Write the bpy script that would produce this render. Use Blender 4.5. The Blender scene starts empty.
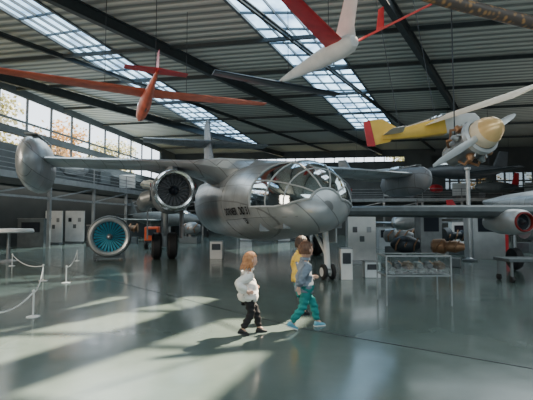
import bpy, bmesh, math, random
from mathutils import Vector, Matrix
random.seed(7)
SC=bpy.context.scene; COL=SC.collection
F=400.0; H=1.5; PITCH=math.atan(22/400.0)
R=math.radians
# ---------------------------------------------------------------- camera
cam=bpy.data.cameras.new('camera'); co=bpy.data.objects.new('camera',cam); COL.objects.link(co)
cam.sensor_width=36; cam.lens=36*F/533; co.location=(0,0,H); co.rotation_euler=(R(90)+PITCH,0,0)
cam.clip_end=500; SC.camera=co
def ray(px,py):
    x=(px-266.5)/F; y=(200-py)/F
    c,s=math.cos(PITCH),math.sin(PITCH)
    return Vector((x, c-y*s, s+y*c))
def P(px,py,Y):
    d=ray(px,py); t=Y/d.y; return Vector((d.x*t,Y,H+d.z*t))
def PZ(px,py,z):
    d=ray(px,py); t=(z-H)/d.z; return Vector((d.x*t,d.y*t,z))
def G(px,py): return PZ(px,py,0)
# ---------------------------------------------------------------- materials
def mat(name,col,rough=.5,metal=0,col2=None,scale=3,emit=None,es=1,bump=0,spec=.5,panels=0):
    m=bpy.data.materials.new(name); m.use_nodes=True; nt=m.node_tree; b=nt.nodes['Principled BSDF']
    b.inputs['Base Color'].default_value=(*col,1); b.inputs['Roughness'].default_value=rough; b.inputs['Metallic'].default_value=metal
    b.inputs['Specular IOR Level'].default_value=spec
    tc=nt.nodes.new('ShaderNodeTexCoord'); n=nt.nodes.new('ShaderNodeTexNoise'); n.inputs['Scale'].default_value=scale; n.inputs['Detail'].default_value=5
    nt.links.new(tc.outputs['Object'],n.inputs['Vector'])
    cr=nt.nodes.new('ShaderNodeValToRGB'); nt.links.new(n.outputs['Fac'],cr.inputs['Fac'])
    c2=col2 if col2 else tuple(c*.78 for c in col)
    cr.color_ramp.elements[0].position=.35; cr.color_ramp.elements[1].position=.65
    cr.color_ramp.elements[0].color=(*c2,1); cr.color_ramp.elements[1].color=(*col,1)
    out=cr.outputs['Color']
    if panels:
        sx=nt.nodes.new('ShaderNodeSeparateXYZ'); cb=nt.nodes.new('ShaderNodeCombineXYZ'); ad=nt.nodes.new('ShaderNodeMath'); ad.operation='ADD'
        nt.links.new(tc.outputs['Object'],sx.inputs[0]); nt.links.new(sx.outputs['Y'],cb.inputs['X']); nt.links.new(sx.outputs['Z'],ad.inputs[0]); nt.links.new(sx.outputs['X'],ad.inputs[1]); nt.links.new(ad.outputs[0],cb.inputs['Y'])
        br=nt.nodes.new('ShaderNodeTexBrick'); br.inputs['Scale'].default_value=panels; br.inputs['Mortar Size'].default_value=.014; br.inputs['Color1'].default_value=(1,1,1,1); br.inputs['Color2'].default_value=(.7,.73,.76,1); br.inputs['Mortar'].default_value=(.3,.3,.3,1); br.inputs['Brick Width'].default_value=.9; br.inputs['Row Height'].default_value=.5
        nt.links.new(cb.outputs[0],br.inputs['Vector']); mx=nt.nodes.new('ShaderNodeMix'); mx.data_type='RGBA'; mx.blend_type='MULTIPLY'; mx.inputs[0].default_value=.7
        nt.links.new(out,mx.inputs[6]); nt.links.new(br.outputs['Color'],mx.inputs[7]); out=mx.outputs[2]
    nt.links.new(out,b.inputs['Base Color'])
    if emit:
        b.inputs['Emission Color'].default_value=(*emit,1); b.inputs['Emission Strength'].default_value=es
    if bump:
        bp=nt.nodes.new('ShaderNodeBump'); bp.inputs['Strength'].default_value=bump; nt.links.new(n.outputs['Fac'],bp.inputs['Height']); nt.links.new(bp.outputs['Normal'],b.inputs['Normal'])
    return m
def glassmat(name,tint=(.8,.9,.9),mix=.25,rough=.03,gcol=(1,1,1)):
    m=bpy.data.materials.new(name); m.use_nodes=True; nt=m.node_tree; nt.nodes.clear()
    o=nt.nodes.new('ShaderNodeOutputMaterial'); g=nt.nodes.new('ShaderNodeBsdfGlossy'); g.inputs['Roughness'].default_value=rough; g.inputs['Color'].default_value=(*gcol,1)
    t=nt.nodes.new('ShaderNodeBsdfTransparent'); t.inputs['Color'].default_value=(*tint,1); mx=nt.nodes.new('ShaderNodeMixShader'); mx.inputs[0].default_value=mix
    nt.links.new(t.outputs[0],mx.inputs[1]); nt.links.new(g.outputs[0],mx.inputs[2]); nt.links.new(mx.outputs[0],o.inputs[0]); return m
M={}
M['silver']=mat('silver_skin',(.54,.57,.58),.32,.5,(.41,.44,.46),1.3,panels=.8)
M['silver2']=mat('pale_silver',(.62,.65,.66),.35,.4,(.5,.53,.55),1.6)
M['chrome']=mat('polished_metal',(.75,.77,.78),.15,.9,(.65,.68,.7),2)
M['tail']=mat('dark_silver',(.24,.26,.28),.5,.2,(.18,.2,.22),1.3,panels=.8)  # darker copy of the silver skin, also dims the far pod
M['dkmetal']=mat('dark_metal',(.05,.06,.07),.45,.5)
M['steel']=mat('steel',(.3,.32,.33),.35,.5)
M['framegrey']=mat('canopy_frame_grey',(.42,.45,.46),.45,.1)
M['black']=mat('black_rubber',(.02,.02,.022),.7)
M['letter']=mat('lettering_black',(.006,.006,.008),.9,spec=.1)
M['blackgl']=mat('black_gloss',(.015,.02,.03),.3)
M['white']=mat('white_paint',(.8,.81,.8),.45,0,(.7,.72,.72))
M['cream']=mat('cream_paint',(.85,.75,.58),.4,0,(.76,.65,.48))
M['red']=mat('red_paint',(.6,.03,.04),.4,0,(.45,.02,.03))
M['dred']=mat('dark_red_paint',(.28,.02,.02),.5,0,(.2,.015,.015))
M['orange']=mat('red_brown_paint',(.55,.12,.06),.5,0,(.38,.08,.04))
M['yellow']=mat('yellow_paint',(.88,.6,.1),.4,0,(.78,.5,.08))
M['scarf']=mat('yellow_cloth',(.85,.6,.12),.8,0,(.72,.48,.1),12)
M['gold']=mat('gold_paint',(.95,.66,.32),.28,.35,(.86,.56,.25))
M['copper']=mat('copper_brown',(.36,.2,.11),.4,.4)
M['brown']=mat('dark_brown_metal',(.12,.08,.05),.5,.3)
M['blue']=mat('cyan_blue_paint',(.1,.48,.62),.35,.1,(.06,.36,.52))
M['wallm']=mat('wall_dark',(.08,.095,.10),.8,0,(.055,.067,.073),.6)
M['frame']=mat('window_frame_paint',(.09,.12,.14),.5)
M['beam']=mat('beam_paint',(.035,.048,.054),.55,.2)
M['gal']=mat('gallery_steel',(.13,.155,.165),.5,.3)
M['leaf']=mat('autumn_leaf',(.8,.58,.28),.7,0,(.6,.4,.17),4)
M['leafg']=mat('green_leaf',(.55,.52,.28),.7,0,(.36,.36,.18),4)
M['bark']=mat('bark',(.12,.09,.07),.9)
M['skin']=mat('skin',(.68,.42,.32),.5)
M['glass']=glassmat('canopy_glass',(.25,.32,.34),.58,.08,(.85,.95,1))
M['case']=glassmat('case_glass',(.92,.97,.96),.06,.02)
M['win']=glassmat('window_glass',(.95,.97,1),.06,.02)
M['windark']=glassmat('dimmed_window_glass',(.12,.14,.15),.08,.05)  # dark tint put in to dim the bright back glazing
def patterned():
    m=mat('mottled',(.05,.05,.05),.5); nt=m.node_tree; b=nt.nodes['Principled BSDF']
    v=nt.nodes.new('ShaderNodeTexVoronoi'); v.inputs['Scale'].default_value=7
    cr=nt.nodes.new('ShaderNodeValToRGB')
    cr.color_ramp.elements[0].position=.2; cr.color_ramp.elements[0].color=(.45,.25,.1,1); cr.color_ramp.elements[1].position=.5; cr.color_ramp.elements[1].color=(.1,.08,.07,1)
    tc=nt.nodes.new('ShaderNodeTexCoord'); nt.links.new(tc.outputs['Object'],v.inputs['Vector']); nt.links.new(v.outputs['Distance'],cr.inputs['Fac']); nt.links.new(cr.outputs['Color'],b.inputs['Base Color']); return m
M['spot']=patterned()
def floormat():
    m=bpy.data.materials.new('polished_floor'); m.use_nodes=True; nt=m.node_tree; b=nt.nodes['Principled BSDF']
    tc=nt.nodes.new('ShaderNodeTexCoord'); n=nt.nodes.new('ShaderNodeTexNoise'); n.inputs['Scale'].default_value=.6; n.inputs['Detail'].default_value=8; n.inputs['Roughness'].default_value=.65
    cr=nt.nodes.new('ShaderNodeValToRGB'); cr.color_ramp.elements[0].position=.3; cr.color_ramp.elements[1].position=.7
    cr.color_ramp.elements[0].color=(.08,.115,.108,1); cr.color_ramp.elements[1].color=(.125,.165,.152,1)
    n2=nt.nodes.new('ShaderNodeTexNoise'); n2.inputs['Scale'].default_value=3; n2.inputs['Detail'].default_value=8
    mr=nt.nodes.new('ShaderNodeMapRange'); mr.inputs['To Min'].default_value=.06; mr.inputs['To Max'].default_value=.24
    L=nt.links.new; L(tc.outputs['Object'],n.inputs['Vector']); L(tc.outputs['Object'],n2.inputs['Vector']); L(n.outputs['Fac'],cr.inputs['Fac']); L(cr.outputs['Color'],b.inputs['Base Color'])
    L(n2.outputs['Fac'],mr.inputs['Value']); L(mr.outputs[0],b.inputs['Roughness']); b.inputs['Specular IOR Level'].default_value=.6
    return m
M['floor']=floormat()
def ceilmat():
    m=bpy.data.materials.new('corrugated_roof'); m.use_nodes=True; nt=m.node_tree; b=nt.nodes['Principled BSDF']
    tc=nt.nodes.new('ShaderNodeTexCoord'); mp=nt.nodes.new('ShaderNodeMapping'); mp.inputs['Rotation'].default_value=(0,0,R(10))
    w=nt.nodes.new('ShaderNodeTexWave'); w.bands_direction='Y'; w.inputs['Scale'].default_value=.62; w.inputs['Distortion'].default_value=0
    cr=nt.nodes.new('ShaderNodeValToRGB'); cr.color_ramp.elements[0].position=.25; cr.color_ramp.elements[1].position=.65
    cr.color_ramp.elements[0].color=(.2,.225,.215,1); cr.color_ramp.elements[1].color=(.5,.53,.49,1)  # shade between roof ribs put into the colour of a flat ceiling
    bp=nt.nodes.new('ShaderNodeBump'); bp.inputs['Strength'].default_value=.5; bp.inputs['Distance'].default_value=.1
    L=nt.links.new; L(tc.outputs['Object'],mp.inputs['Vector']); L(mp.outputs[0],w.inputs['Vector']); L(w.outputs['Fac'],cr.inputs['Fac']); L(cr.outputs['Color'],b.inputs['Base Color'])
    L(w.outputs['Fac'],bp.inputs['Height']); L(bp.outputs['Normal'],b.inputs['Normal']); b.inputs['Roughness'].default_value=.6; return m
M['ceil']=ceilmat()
def skylmat():
    m=bpy.data.materials.new('glowing_skylight'); m.use_nodes=True; nt=m.node_tree; nt.nodes.clear()
    o=nt.nodes.new('ShaderNodeOutputMaterial'); e=nt.nodes.new('ShaderNodeEmission'); e.inputs['Strength'].default_value=4.6  # sky brightness put into the glass as mottled blue-white glow
    tc=nt.nodes.new('ShaderNodeTexCoord'); n=nt.nodes.new('ShaderNodeTexNoise'); n.inputs['Scale'].default_value=.9; n.inputs['Detail'].default_value=4
    cr=nt.nodes.new('ShaderNodeValToRGB'); cr.color_ramp.elements[0].position=.36; cr.color_ramp.elements[1].position=.62
    cr.color_ramp.elements[0].color=(.04,.15,.3,1); cr.color_ramp.elements[1].color=(.5,.78,1,1)
    t=nt.nodes.new('ShaderNodeBsdfTransparent'); t.inputs['Color'].default_value=(.62,.78,.95,1); mx=nt.nodes.new('ShaderNodeMixShader'); mx.inputs[0].default_value=.7
    L=nt.links.new; L(tc.outputs['Object'],n.inputs['Vector']); L(n.outputs['Fac'],cr.inputs['Fac']); L(cr.outputs['Color'],e.inputs['Color']); L(t.outputs[0],mx.inputs[1]); L(e.outputs[0],mx.inputs[2]); L(mx.outputs[0],o.inputs[0]); return m
M['skyl']=skylmat()
# ---------------------------------------------------------------- mesh builder
def V(*a): return Vector(a)
AF=[(0,0),(.05,.33),(.2,.5),(.5,.42),(.8,.2),(1,.03),(1,-.03),(.8,-.2),(.5,-.42),(.2,-.5),(.05,-.33)]
class MB:
    def __init__(s): s.v=[]; s.f=[]; s.mi=[]
    def add(s,vs,fs,mi=0):
        o=len(s.v); s.v+= [tuple(x) for x in vs]
        for f in fs: s.f.append(tuple(i+o for i in f)); s.mi.append(mi)
        return s
    def box(s,c,sz,rz=0,mi=0,mtx=None):
        x,y,z=[a/2 for a in sz]; vs=[Vector((sx*x,sy*y,sz_*z)) for sx in(-1,1) for sy in(-1,1) for sz_ in(-1,1)]
        m=mtx or Matrix.Rotation(rz,3,'Z'); vs=[m@q+Vector(c) for q in vs]
        return s.add(vs,[(0,1,3,2),(4,6,7,5),(0,4,5,1),(2,3,7,6),(0,2,6,4),(1,5,7,3)],mi)
    def bar(s,p,q,w,h,mi=0):
        p,q=Vector(p),Vector(q); d=(q-p); L=d.length; d.normalize(); up=Vector((0,0,1)) if abs(d.z)<.95 else Vector((0,1,0))
        x=d.cross(up).normalized(); z=x.cross(d)
        m=Matrix((x,d,z)).transposed(); return s.box((p+q)/2,(w,L,h),mtx=m,mi=mi)
    def rings(s,rs,cap=True,closed=True,mi=0,skip=None):
        n=len(rs[0]); o=[]
        vs=[p for r in rs for p in r]; fs=[]
        for i in range(len(rs)-1):
            for j in range(n if closed else n-1):
                if skip and skip(i,j): continue
                k=(j+1)%n; fs.append((i*n+j,i*n+k,(i+1)*n+k,(i+1)*n+j))
        if cap: fs.append(tuple(range(n-1,-1,-1))); b=(len(rs)-1)*n; fs.append(tuple(b+j for j in range(n)))
        return s.add(vs,fs,mi)
    def tube(s,pts,rad,seg=10,mi=0,cap=True,sc=(1,1)):
        pts=[Vector(p) for p in pts]; 
        if not isinstance(rad,(list,tuple)): rad=[rad]*len(pts)
        rs=[]; px=None
        for i,p in enumerate(pts):
            d=(pts[min(i+1,len(pts)-1)]-pts[max(i-1,0)]).normalized()
            if px is None:
                up=Vector((0,0,1)) if abs(d.z)<.9 else Vector((1,0,0)); x=d.cross(up).normalized()
            else: x=(px-d*px.dot(d)).normalized()
            px=x; y=x.cross(d); rs.append([p+x*math.cos(2*math.pi*k/seg)*rad[i]*sc[0]+y*math.sin(2*math.pi*k/seg)*rad[i]*sc[1] for k in range(seg)])
        return s.rings(rs,cap,True,mi)
    def lathe(s,prof,o=(0,0,0),ax=(0,0,1),seg=24,mi=0,cap=True):
        ax=Vector(ax).normalized(); o=Vector(o); up=Vector((0,0,1)) if abs(ax.z)<.9 else Vector((1,0,0)); x=ax.cross(up).normalized(); y=ax.cross(x)
        rs=[[o+ax*a+(x*math.cos(2*math.pi*k/seg)+y*math.sin(2*math.pi*k/seg))*max(r,.001) for k in range(seg)] for r,a in prof]
        return s.rings(rs,cap,True,mi)
    def wing(s,secs,mi=0):
        rs=[[Vector(le)+Vector(c)*u+Vector(t)*w for u,w in AF] for le,c,t in secs]; return s.rings(rs,True,True,mi)
    def prism(s,poly,vec,mi=0):
        n=len(poly); a=[Vector(p) for p in poly]; b=[p+Vector(vec) for p in a]
        fs=[tuple(range(n-1,-1,-1)),tuple(range(n,2*n))]+[(i,(i+1)%n,n+(i+1)%n,n+i) for i in range(n)]; return s.add(a+b,fs,mi)
    def build(s,name,m,parent=None,ang=35,bevel=0):
        me=bpy.data.meshes.new(name); me.from_pydata(s.v,[],s.f)
        ms=m if isinstance(m,(list,tuple)) else [m]
        for q in ms: me.materials.append(q)
        for p,i in zip(me.polygons,s.mi): p.material_index=i; p.use_smooth=True
        bm=bmesh.new(); bm.from_mesh(me); bmesh.ops.recalc_face_normals(bm,faces=bm.faces); bm.to_mesh(me); bm.free()
        me.set_sharp_from_angle(angle=R(ang)); me.update()
        o=bpy.data.objects.new(name,me); COL.objects.link(o)
        if parent: o.parent=parent
        if bevel:
            b=o.modifiers.new('b','BEVEL'); b.width=bevel; b.segments=2
        return o
def tag(o,label,cat,group=None):
    o['label']=label; o['category']=cat
    if group: o['group']=group
    return o
def thing(name,label,cat,loc=(0,0,0),rz=0,group=None):
    o=bpy.data.objects.new(name,None); COL.objects.link(o); o.location=loc; o.rotation_euler=(0,0,rz); o.empty_display_size=.2
    return tag(o,label,cat,group)
def struct(o): o['kind']='structure'; return o
def dup(root,loc,rz=0,label=None,scale=None):
    r=root.copy(); COL.objects.link(r); r.location=loc; r.rotation_euler=(0,0,rz)
    if label: r['label']=label
    if scale: r.scale=scale
    for ch in list(root.children):
        c=ch.copy(); COL.objects.link(c); c.parent=r
        for g in ch.children:
            d=g.copy(); COL.objects.link(d); d.parent=c
    return r
# ---------------------------------------------------------------- hall
CZ=10.0
WL0=Vector((-21.9,-10,0)); WL1=Vector((-11.5,50,0)); WR1=Vector((38,44,0)); WR0=Vector((30,-10,0))
m=MB(); m.prism([WL0,WL1,WR1,WR0],(0,0,-.2)); struct(m.build('floor',M['floor']))
SDv=Vector((-6.5,-6.4,-10)); SD=SDv.normalized()
def lerp(a,b,t): return a+(b-a)*t
def strip(a0,a1,b0,b1,t0,t1):
    A0,A1,B0,B1=PZ(*a0,CZ),PZ(*a1,CZ),PZ(*b0,CZ),PZ(*b1,CZ)
    return [lerp(A0,A1,t0),lerp(A0,A1,t1),lerp(B0,B1,t1),lerp(B0,B1,t0)]
S1=strip((0,8),(232,146),(36,0),(262,146),-.12,.985)
S2=strip((226,0),(357,130),(302,0),(396,129),-.02,1)
def gp(l): return [Vector((G(*p).x-SDv.x,G(*p).y-SDv.y,0)) for p in l]
sun_slot3=gp([(-10,398),(222,318),(318,316),(190,425)])  # unseen roof openings added to shape the sun patches on the floor
sun_slot4=gp([(-170,375),(110,296),(232,296),(-20,372)])
holes=[S1,S2,sun_slot3,sun_slot4]
bm=bmesh.new()
outer=[Vector((p.x,p.y,CZ)) for p in (WL0,WL1,WR1,WR0)]
for loop in [outer]+holes:
    vs=[bm.verts.new((p.x,p.y,CZ)) for p in loop]
    for i in range(len(vs)): bm.edges.new((vs[i],vs[(i+1)%len(vs)]))
bmesh.ops.triangle_fill(bm,use_beauty=True,use_dissolve=False,edges=bm.edges[:])
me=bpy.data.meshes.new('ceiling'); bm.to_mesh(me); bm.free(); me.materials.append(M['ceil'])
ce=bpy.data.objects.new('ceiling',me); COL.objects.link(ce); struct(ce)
def skylight(n,q,nl,nw,glass,fl=.05,fw=(.04,)):
    q=[Vector((p.x,p.y,CZ)) for p in q]
    r=bpy.data.objects.new('window_%d'%n,None); COL.objects.link(r); struct(r)
    m=MB()
    for i in range(nl+1):
        t=i/nl; m.bar(lerp(q[0],q[1],t)+V(0,0,.0),lerp(q[3],q[2],t),fl,.1)
    for j in range(nw+1):
        t=j/nw; m.bar(lerp(q[0],q[3],t),lerp(q[1],q[2],t),.12 if j in(0,nw) else fw[j%len(fw)],.12)
    m.build('window_frame',M['frame'],r)
    m=MB(); m.add([p+V(0,0,.1) for p in q],[(0,1,2,3)]); m.build('glazing',M['skyl'] if glass else M['win'],r)
skylight(1,S1,22,4,True); skylight(2,S2,16,4,True); skylight(3,sun_slot3,2,1,False,.12); skylight(4,sun_slot4,3,1,False,.12)  # last two are added out of view to let the sun patches in
# roof beams
a=Vector((.545,.839,0)).normalized(); 
def clip(p,d):
    poly=[WL0,WL1,WR1,WR0]; ts=[]
    for i in range(4):
        A=poly[i];B=poly[(i+1)%4]; e=B-A; den=d.x*e.y-d.y*e.x
        if abs(den)<1e-6: continue
        t=((A.x-p.x)*e.y-(A.y-p.y)*e.x)/den; u=((A.x-p.x)*d.y-(A.y-p.y)*d.x)/den
        if 0<=u<=1: ts.append(t)
    return (min(ts),max(ts)) if len(ts)>=2 else None
n=1
for X0 in (-19.2,-13.0,-6.8,-.4,5.1,11.5,17.5,24.5,31):
    p=Vector((X0,15.3,0)); c=clip(p,a)
    if not c: continue
    big = X0 in(-6.8,5.1,17.5,-19.2,31)
    q0=p+a*(c[0]+.3); q1=p+a*(c[1]-.3); w,h=(.24,.5) if big else (.12,.2)
    m=MB(); z=CZ-h/2-.12
    m.bar(q0+V(0,0,z),q1+V(0,0,z),w*.35,h); m.bar(q0+V(0,0,z-h/2),q1+V(0,0,z-h/2),w,.06); m.bar(q0+V(0,0,z+h/2-.03),q1+V(0,0,z+h/2-.03),w,.06)
    struct(m.build('trim_%d'%n,M['beam'])); n+=1
b=Vector((.985,-.17,0)).normalized()
for Y0 in (17,21,25.5,30.5,36,42):
    p=Vector((5,Y0,0)); c=clip(p,b); q0=p+b*(c[0]+.3); q1=p+b*(c[1]-.3)
    m=MB(); m.bar(q0+V(0,0,CZ-.2),q1+V(0,0,CZ-.2),.1,.18); struct(m.build('trim_%d'%n,M['beam'])); n+=1
m=MB(); m.bar(G(300,328)+V(0,0,.002),G(700,398)+V(0,0,.002),.02,.004); struct(m.build('trim_%d'%n,M['dkmetal'])); n+=1
m=MB(); m.bar(G(20,258)+V(0,0,.002),G(300,328)+V(0,0,.002),.012,.004); struct(m.build('trim_%d'%n,M['dkmetal'])); n+=1
# walls
def wallseg(name,A,B,spans,nper,wn):
    d=(B-A); L=d.length; dn=d.normalized()
    m=MB()
    for (t0,t1,z0,z1) in spans: 
        p=A+dn*(t0*L); q=A+dn*(t1*L); m.bar(p+V(0,0,(z0+z1)/2),q+V(0,0,(z0+z1)/2),.3,z1-z0)
    struct(m.build(name,M['wallm']))
def window(nn,A,B,z0,z1,cols,rows,fr=.09,gm='win'):
    r=bpy.data.objects.new('window_%d'%nn,None); COL.objects.link(r); struct(r)
    m=MB()
    for i in range(cols+1):
        p=lerp(A,B,i/cols); m.bar(p+V(0,0,z0),p+V(0,0,z1),fr,fr)
    for j in range(rows+1):
        z=z0+(z1-z0)*j/rows; m.bar(A+V(0,0,z),B+V(0,0,z),fr,fr)
    m.build('window_frame',M['frame'],r)
    m=MB(); m.add([A+V(0,0,z0),B+V(0,0,z0),B+V(0,0,z1),A+V(0,0,z1)],[(0,1,2,3)]); m.build('pane',M[gm],r)
wallseg('wall_left',WL0,WL1,[(0,1,0,6.3),(0,1,9.6,10),(0,.45,6.3,9.6),(.93,1,6.3,9.6),(.45,.93,7.0,7.45)],1,5)
window(5,lerp(WL0,WL1,.45),lerp(WL0,WL1,.93),6.3,9.6,13,2,.12)
wallseg('wall_back',WL1,WR1,[(0,1,0,5.2),(0,1,9.2,10),(0,.56,5.2,8.6),(.56,1,7.2,9.2),(.62,.65,5,9.2),(.74,.76,5,9.2),(.86,.89,5,9.2)],1,6)
window(6,WL1,lerp(WL1,WR1,.56),8.6,9.2,24,1)
window(7,lerp(WL1,WR1,.56),WR1,5.2,7.2,22,2,.16,'windark')
wallseg('wall_right',WR1,WR0,[(0,1,0,10)],1,6)
wallseg('wall_front',WR0,WL0,[(0,1,0,10)],1,6)
# gallery
def gallery(A,B,nrm,depth,z,nm):
    m=MB(); A=Vector(A);B=Vector(B); nr=Vector(nrm)
    c0=A+nr*depth/2; c1=B+nr*depth/2
    m.bar(c0+V(0,0,z),c1+V(0,0,z),depth,.35)
    L=(B-A).length; k=int(L/4)
    for i in range(k+1):
        p=lerp(A,B,i/k)+nr*(depth-.15); m.bar(p,p+V(0,0,z),.18,.18)
        m.bar(p+V(0,0,z),p+V(0,0,z+1.2),.06,.06)
        if i<k:
            p2=lerp(A,B,(i+1)/k)+nr*(depth-.15); m.bar(p+V(0,0,z-1.1),p2+V(0,0,z-.2),.08,.08); m.bar(p+V(0,0,z-1.1),p2+V(0,0,z-1.1),.1,.12)
    for h in (.35,.6,.85,1.2): m.bar(A+nr*(depth-.1)+V(0,0,z+h),B+nr*(depth-.1)+V(0,0,z+h),.04,.04)
    struct(m.build(nm,M['steel']))
wd=(WL1-WL0).normalized(); wn=Vector((wd.y,-wd.x,0))
gallery(lerp(WL0,WL1,.5)+wn*.2,WL1-wd*4+wn*.2,wn,3,4.0,'trim_30')
bd=(WR1-WL1).normalized(); bn=Vector((bd.y,-bd.x,0))
gallery(WL1+bd*.5+bn*.2,WR1-bd*.5+bn*.2,bn,3.2,3.9,'trim_31')
# ---------------------------------------------------------------- main aircraft
NS=Vector((1.42,9.25,0)); YAW=math.atan2(.292,.956)
pl=thing('jet_aircraft','large silver transport jet with a round glazed nose in the middle of the hall','aircraft',NS,YAW)
SEC=[(0,1.84,.02,.02),(.03,1.84,.25,.23),(.1,1.86,.44,.4),(.22,1.89,.63,.57),(.45,1.93,.85,.75),(.85,1.99,1.06,.9),(1.35,2.04,1.21,.99),(2.1,2.1,1.34,1.08),(3,2.15,1.46,1.18),(5,2.2,1.6,1.36),(8,2.3,1.68,1.5),(12,2.35,1.62,1.5),(14.5,2.65,1.35,1.25),(17,3.15,.95,.85),(19.5,3.75,.5,.42),(20.6,4.0,.15,.12)]
def sec(s):
    for i in range(len(SEC)-1):
        if s<=SEC[i+1][0]:
            t=(s-SEC[i][0])/(SEC[i+1][0]-SEC[i][0]); return [SEC[i][k]+(SEC[i+1][k]-SEC[i][k])*t for k in (1,2,3)]
    return SEC[-1][1:]
def dome(s): return .13*math.exp(-((s-1.0)/.75)**2)
def chin(s): return 1-.13*math.exp(-((s-.9)/1.2)**2)
def fp(s,ang,off=0):
    zc,rx,rz=sec(s); a_=R(ang); c=math.cos(a_)
    z=(rz+off+dome(s)*c)*c if c>0 else (rz*chin(s)+off)*c
    return V((rx+off)*math.sin(a_),s,zc+z)
def amax(s):
    T=[(0,66),(.1,66),(.22,80),(.45,92),(.85,99),(2.1,101),(3,90),(30,90)]
    for i in range(len(T)-1):
        if s<=T[i+1][0]: return T[i][1]+(T[i+1][1]-T[i][1])*(s-T[i][0])/(T[i+1][0]-T[i][0])
    return 90
def kang(s,k):
    A=amax(s); k=k%36
    if k>18: return -kang(s,36-k)
    return A*k/9 if k<=9 else A+(180-A)*(k-9)/9
SS=[0,.03,.1,.22,.45,.85,1.35,2.1,3,4,5,6.5,8,10,12,13.2,14.5,15.7,17,18.2,19.5,20.6]
rs=[[fp(s,kang(s,k)) for k in range(36)] for s in SS]
def inglass(i,j): return 2<=i<=6 and (j<=8 or j>=27)
m=MB(); m.rings(rs,True,True,0,inglass); m.build('fuselage',M['silver'],pl,60)
m=MB(); m.rings([[fp(s,kang(s,k-9) if k>=9 else -kang(s,9-k),.0) for k in range(19)] for s in SS[2:8]],False,False); cg=m.build('cockpit_glazing',M['glass'],pl,60)
m=MB()
for s in (.1,.55,1.2,2.1): m.tube([fp(s,amax(s)*(k-9)/9,.0) for k in range(19)],.034 if s in(.1,2.1) else .022,6)
for fr in (-1,-.6,-.2,.2,.6,1):
    m.tube([fp(s,amax(s)*fr,.0) for s in (.1,.16,.22,.33,.45,.65,.85,1.1,1.35,1.7,2.1)],.036 if abs(fr)==1 else .022,6)
m.build('glazing_frame',M['framegrey'],cg)
m=MB(); m.box((0,1.5,1.4),(1.6,1.3,.12)); m.box((0,2.1,2.05),(2.1,.06,1.6)); m.build('cockpit_bulkhead',M['steel'],pl)
for sx in(-.42,.42):
    m=MB(); m.box((sx,1.25,1.85),(.5,.5,.14)); m.box((sx,1.5,2.15),(.5,.14,.7)); m.box((sx,1.51,2.55),(.28,.12,.2)); m.build('pilot_seat',M['silver2'],pl,bevel=.04)
m=MB(); m.box((0,.75,1.8),(.9,.25,.35)); m.build('instrument_panel',M['dkmetal'],pl,bevel=.03)
def text_mesh(s,size):
    cu=bpy.data.curves.new('t','FONT'); cu.body=s; cu.size=size; cu.offset=.008; o=bpy.data.objects.new('t',cu); COL.objects.link(o); bpy.context.view_layer.update()
    me=bpy.data.meshes.new_from_object(o.evaluated_get(bpy.context.evaluated_depsgraph_get())); bpy.data.objects.remove(o); return me
for (tx,sz,s0,z0) in (('DORNIER',.3,4.5,1.72),('DO',.3,2.98,1.72),('31',.3,2.42,1.72),('E3',.21,2.9,1.46)):
    me=text_mesh(tx,sz)
    for v in me.vertices:
        x,y=v.co.x,v.co.y; s=s0-x; z=z0+y; zc,rx,rz=sec(s); v.co=(-rx*math.sqrt(max(0,1-((z-zc)/rz)**2))-.035,s,z)
    me.materials.append(M['letter']); o=bpy.data.objects.new('lettering',me); COL.objects.link(o); o.parent=pl
m=MB()
for pts in ([fp(s,-118,.003) for s in (.3,.6,1,1.5,2.1,3,4,5)],[fp(4.9,a_,.003) for a_ in range(-170,-20,12)]):
    m.tube(pts,.007,5)
m.build('panel_seams',M['gal'],pl)
def wsec(x,y0,c,t,z): return (V(x,y0,z),V(0,c,0),V(0,0,t))
m=MB(); m.wing([wsec(-7.9,6.9,2.3,.2,3.7),wsec(-4,6.5,2.9,.28,3.7),wsec(-2.4,6.2,3.4,.42,3.64),wsec(-1.4,5.4,4.6,1.0,3.4),wsec(1.4,5.4,4.6,1.0,3.4),wsec(2.4,6.2,3.4,.42,3.64),wsec(4,6.5,2.9,.28,3.7),wsec(7.7,6.9,2.3,.2,3.7)]); m.build('wing',M['silver'],pl,60)
m=MB(); m.lathe([(.05,-1.6),(.4,-.8),(.72,.3),(.9,1.4),(.95,2.6),(.7,4),(.1,5)],(0,5.4,3.05),(0,1,.03),20); m.build('wing_fairing',M['silver'],pl,60)
NZ=2.58
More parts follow.
